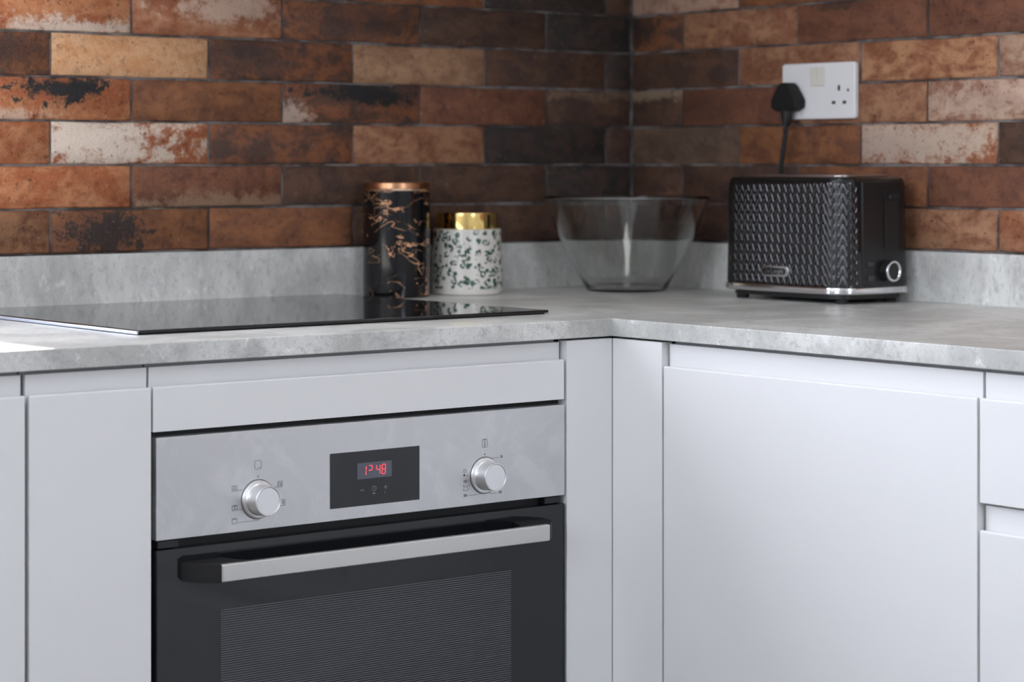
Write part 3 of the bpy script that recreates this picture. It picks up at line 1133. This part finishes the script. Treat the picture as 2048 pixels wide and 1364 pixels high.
me.from_pydata([(x - tc[0], y - tc[1], z - W) for x, y, z in verts], [], faces)
me.materials.append(M['toaster_black'])
for p_ in me.polygons:
    p_.use_smooth = True
me.set_sharp_from_angle(angle=math.radians(50))
shell = bpy.data.objects.new('embossed_shell', me)
C.objects.link(shell); shell.parent = ts
shell['label'] = 'glossy black shell embossed with a herringbone of slanted ridges'


def outline_prism(off, z0, z1, bev=0.001, n=160, ol=None):
    o2, _ = plan(HX + off, HY + off, RC + off * .8, n)
    return prism([(tc[0] + x, tc[1] + y) for x, y, s in o2], 'z', z0, z1, bev, 2)


link('base_tray', outline_prism(-0.010, W + 0.0060, W + 0.0150, 0.002), 'black_plastic', ts, 35)
link('chrome_band', outline_prism(0.0022, W + 0.0135, W + 0.0236, 0.0022), 'chrome', ts, 35, 'shiny chrome band round the base')
bm = outline_prism(-0.022, W + 0.1780, W + 0.1822, 0.0015)
link('top_plate', bm, 'toaster_top', ts, 35, 'metal top plate reflecting the brick')
for sx in (-0.022, 0.022):
    link('bread_slot', box(tc[0] + sx - 0.0115, tc[0] + sx + 0.0115, tc[1] - 0.075, tc[1] + 0.075, W + 0.170, W + 0.1826), 'black_matte', ts)
for sx in (-1, 1):
    for sy in (-1, 1):
        fx, fy = tc[0] + sx * 0.050, tc[1] + sy * 0.098
        link('foot', lathe([(0, W), (.0085, W), (.0092, W + .001), (.0095, W + .0075), (0, W + .0075)], fx, fy, 24), 'rubber', ts, 40)
# end panel (faces -y): raised smooth panel, lever channel, two buttons, dial
ye = tc[1] - HY - 0.0062


def bowed_panel(x0, x1, z0, z1, sgn, th=0.0035):
    bm = bmesh.new()
    n = 12
    pts = []
    for i in range(n + 1):
        x = x0 + (x1 - x0) * i / n
        pts.append((tc[0] + x, tc[1] + sgn * (HY + 0.0070 * (1 - (x / HX) ** 2) + th * 0.3)))
    back = [(p[0], p[1] - sgn * (th + 0.006)) for p in pts][::-1]
    return prism(pts + back, 'z', z0, z1, 0.0012, 2)


link('end_panel', bowed_panel(-0.040, 0.047, W + 0.026, W + 0.172, -1), 'black_plastic', ts, 35, 'smooth satin black end panel')
link('end_panel', bowed_panel(-0.050, 0.050, W + 0.045, W + 0.163, 1, 0.016), 'black_plastic', ts, 35, 'smooth satin black end panel')
yp = tc[1] - HY - 0.0083
link('lever_channel', box(-0.0865, -0.0560, yp - 0.0006, yp + 0.002, W + 0.0760, W + 0.1600, bev=0.0008), 'black_matte', ts)
link('channel_trim', box(-0.0872, -0.0858, yp - 0.0016, yp + 0.001, W + 0.0780, W + 0.1570, bev=0.0005), 'black_gloss', ts)
link('lever', box(-0.0820, -0.0600, yp - 0.0070, yp, W + 0.1470, W + 0.1545, bev=0.002, seg=3), 'black_matte', ts, 35)
for zc in (0.0563, 0.0365):
    b = link('button', box(-0.1200, -0.1080, yp - 0.0016, yp + 0.0025, W + zc - 0.0048, W + zc + 0.0048, bev=0.0020, seg=4), 'button', ts, 35)


def yl(prof, cx, cz, y0, seg=48):
    b = lathe(prof, 0, 0, seg)
    for v in b.verts:
        a, c_, d = v.co
        v.co = Vector((cx + a, y0 - d, cz + c_))
    bmesh.ops.recalc_face_normals(b, faces=b.faces[:])
    return b


dl = link('browning_dial', yl([(0, 0), (.0150, 0), (.0142, .0120), (.0135, .0128), (0, .0128)], -0.0815, W + 0.0460, yp, 48), 'black_plastic', ts, 35)
link('dial_ring', yl([(.0112, .0126), (.0120, .0142), (.0146, .0142), (.0152, .0126), (.0148, .0105)], -0.0815, W + 0.0460, yp, 48), 'chrome', dl, 40, 'chrome ring on the dial')
# badge on the long side
xb = tc[0] - HX - 0.0030


def pill(cy, cz, hw, hh, n=12):
    P_ = []
    for i in range(n + 1):
        a = -PI / 2 + PI * i / n
        P_.append((cy + hw - hh + hh * math.cos(a), cz + hh * math.sin(a)))
    for i in range(n + 1):
        a = PI / 2 + PI * i / n
        P_.append((cy - hw + hh + hh * math.cos(a), cz + hh * math.sin(a)))
    return P_


by, bz = -0.4905, W + 0.0432
bd = link('badge', prism(pill(by, bz, 0.0275, 0.0080), 'x', xb - 0.0016, xb + 0.004, 0.0010, 2), 'chrome', ts, 35, 'chrome pill-shaped maker badge')
link('badge_field', prism(pill(by + .001, bz, 0.0225, 0.0046), 'x', xb - 0.0020, xb - 0.001, 0.0), 'black_gloss', bd)
link('badge_lettering', text_bm("De'Longhi", 0.0092, lambda u, v, w: (xb - 0.0021 - w, by + .001 - u, bz + v), 1.0, 0.0001), 'chrome', bd)

# ------------------------------------------------------------------ wall socket
sx0 = -0.0095
so = thing('wall_socket', 'white double wall socket on the brick above the toaster', 'socket', (0, -0.426, W + 0.307))
b = prism(rect(-0.5002, -0.3517, W + 0.2645, W + 0.3493, 0.003), 'x', sx0, -0.0003, 0.0022, 3)
link('face_plate', b, 'socket_white', so, 35)
for a in (0, 1):
    y_ = -0.4119 - a * 0.0145
    pts = [(sx0 - .0002, W + .3140), (sx0 - .0018, W + .3140), (sx0 - .0036, W + .3420), (sx0 - .0002, W + .3426)] if a == 0 else \
          [(sx0 - .0002, W + .3140), (sx0 - .0036, W + .3146), (sx0 - .0018, W + .3426), (sx0 - .0002, W + .3426)]
    link('rocker_switch', prism(pts, 'y', y_ - 0.0138, y_, 0.0005, 2), 'socket_rocker', so, 35, 'cream rocker switch')
for (yc, zc, hy, hz) in ((-.4685, .3105, .0022, .0042), (-.4580, .2890, .0034, .0023), (-.4795, .2890, .0034, .0023), (-.4865, .3069, .0019, .0019)):
    link('pin_hole', box(sx0 - 0.0003, sx0 + 0.001, yc - hy, yc + hy, W + zc - hz, W + zc + hz), 'socket_hole', so)

# plug with cable
pg = thing('mains_plug', 'black three-pin plug in the left socket with its cable dropping behind the toaster', 'plug', (-0.02, -0.375, W + 0.296))
prof = [(-.0150, -.0215), (.0150, -.0215), (.0255, -.0165), (.0268, -.0050), (.0208, .0060), (.0118, .0190), (.0060, .0240), (-.0060, .0240), (-.0118, .0190), (-.0208, .0060), (-.0268, -.0050), (-.0255, -.0165)]
pc = (-0.3752, W + 0.2975)
b = prism([(pc[0] + a, pc[1] + z_ * .95) for a, z_ in prof], 'x', sx0 - 0.0230, sx0 - 0.0003, 0.0026, 3)
link('plug_body', b, 'bracket', pg, 45)
xs = sx0 - 0.013
cable = spline([(xs, -.3748, W + .284), (xs, -.3742, W + .262), (xs - .001, -.3728, W + .246), (xs - .001, -.3690, W + .222), (xs + .001, -.3612, W + .192), (xs + .006, -.3540, W + .150), (xs + .0045, -.3500, W + .110), (xs - .0015, -.3510, W + .070), (xs - .004, -.3580, W + .030), (xs - .003, -.366, W + .010), (xs - .006, -.374, W + 0.012)], 8)
link('strain_relief', tube([(xs, -.3750, W + .282), (xs, -.3746, W + .270), (xs, -.3740, W + .258), (xs - .001, -.3730, W + .246)], [.0100, .0088, .0070, .0048], 20), 'black_plastic', pg, 50)
link('cable', tube(cable, 0.0036, 10), 'rubber', pg, 60)
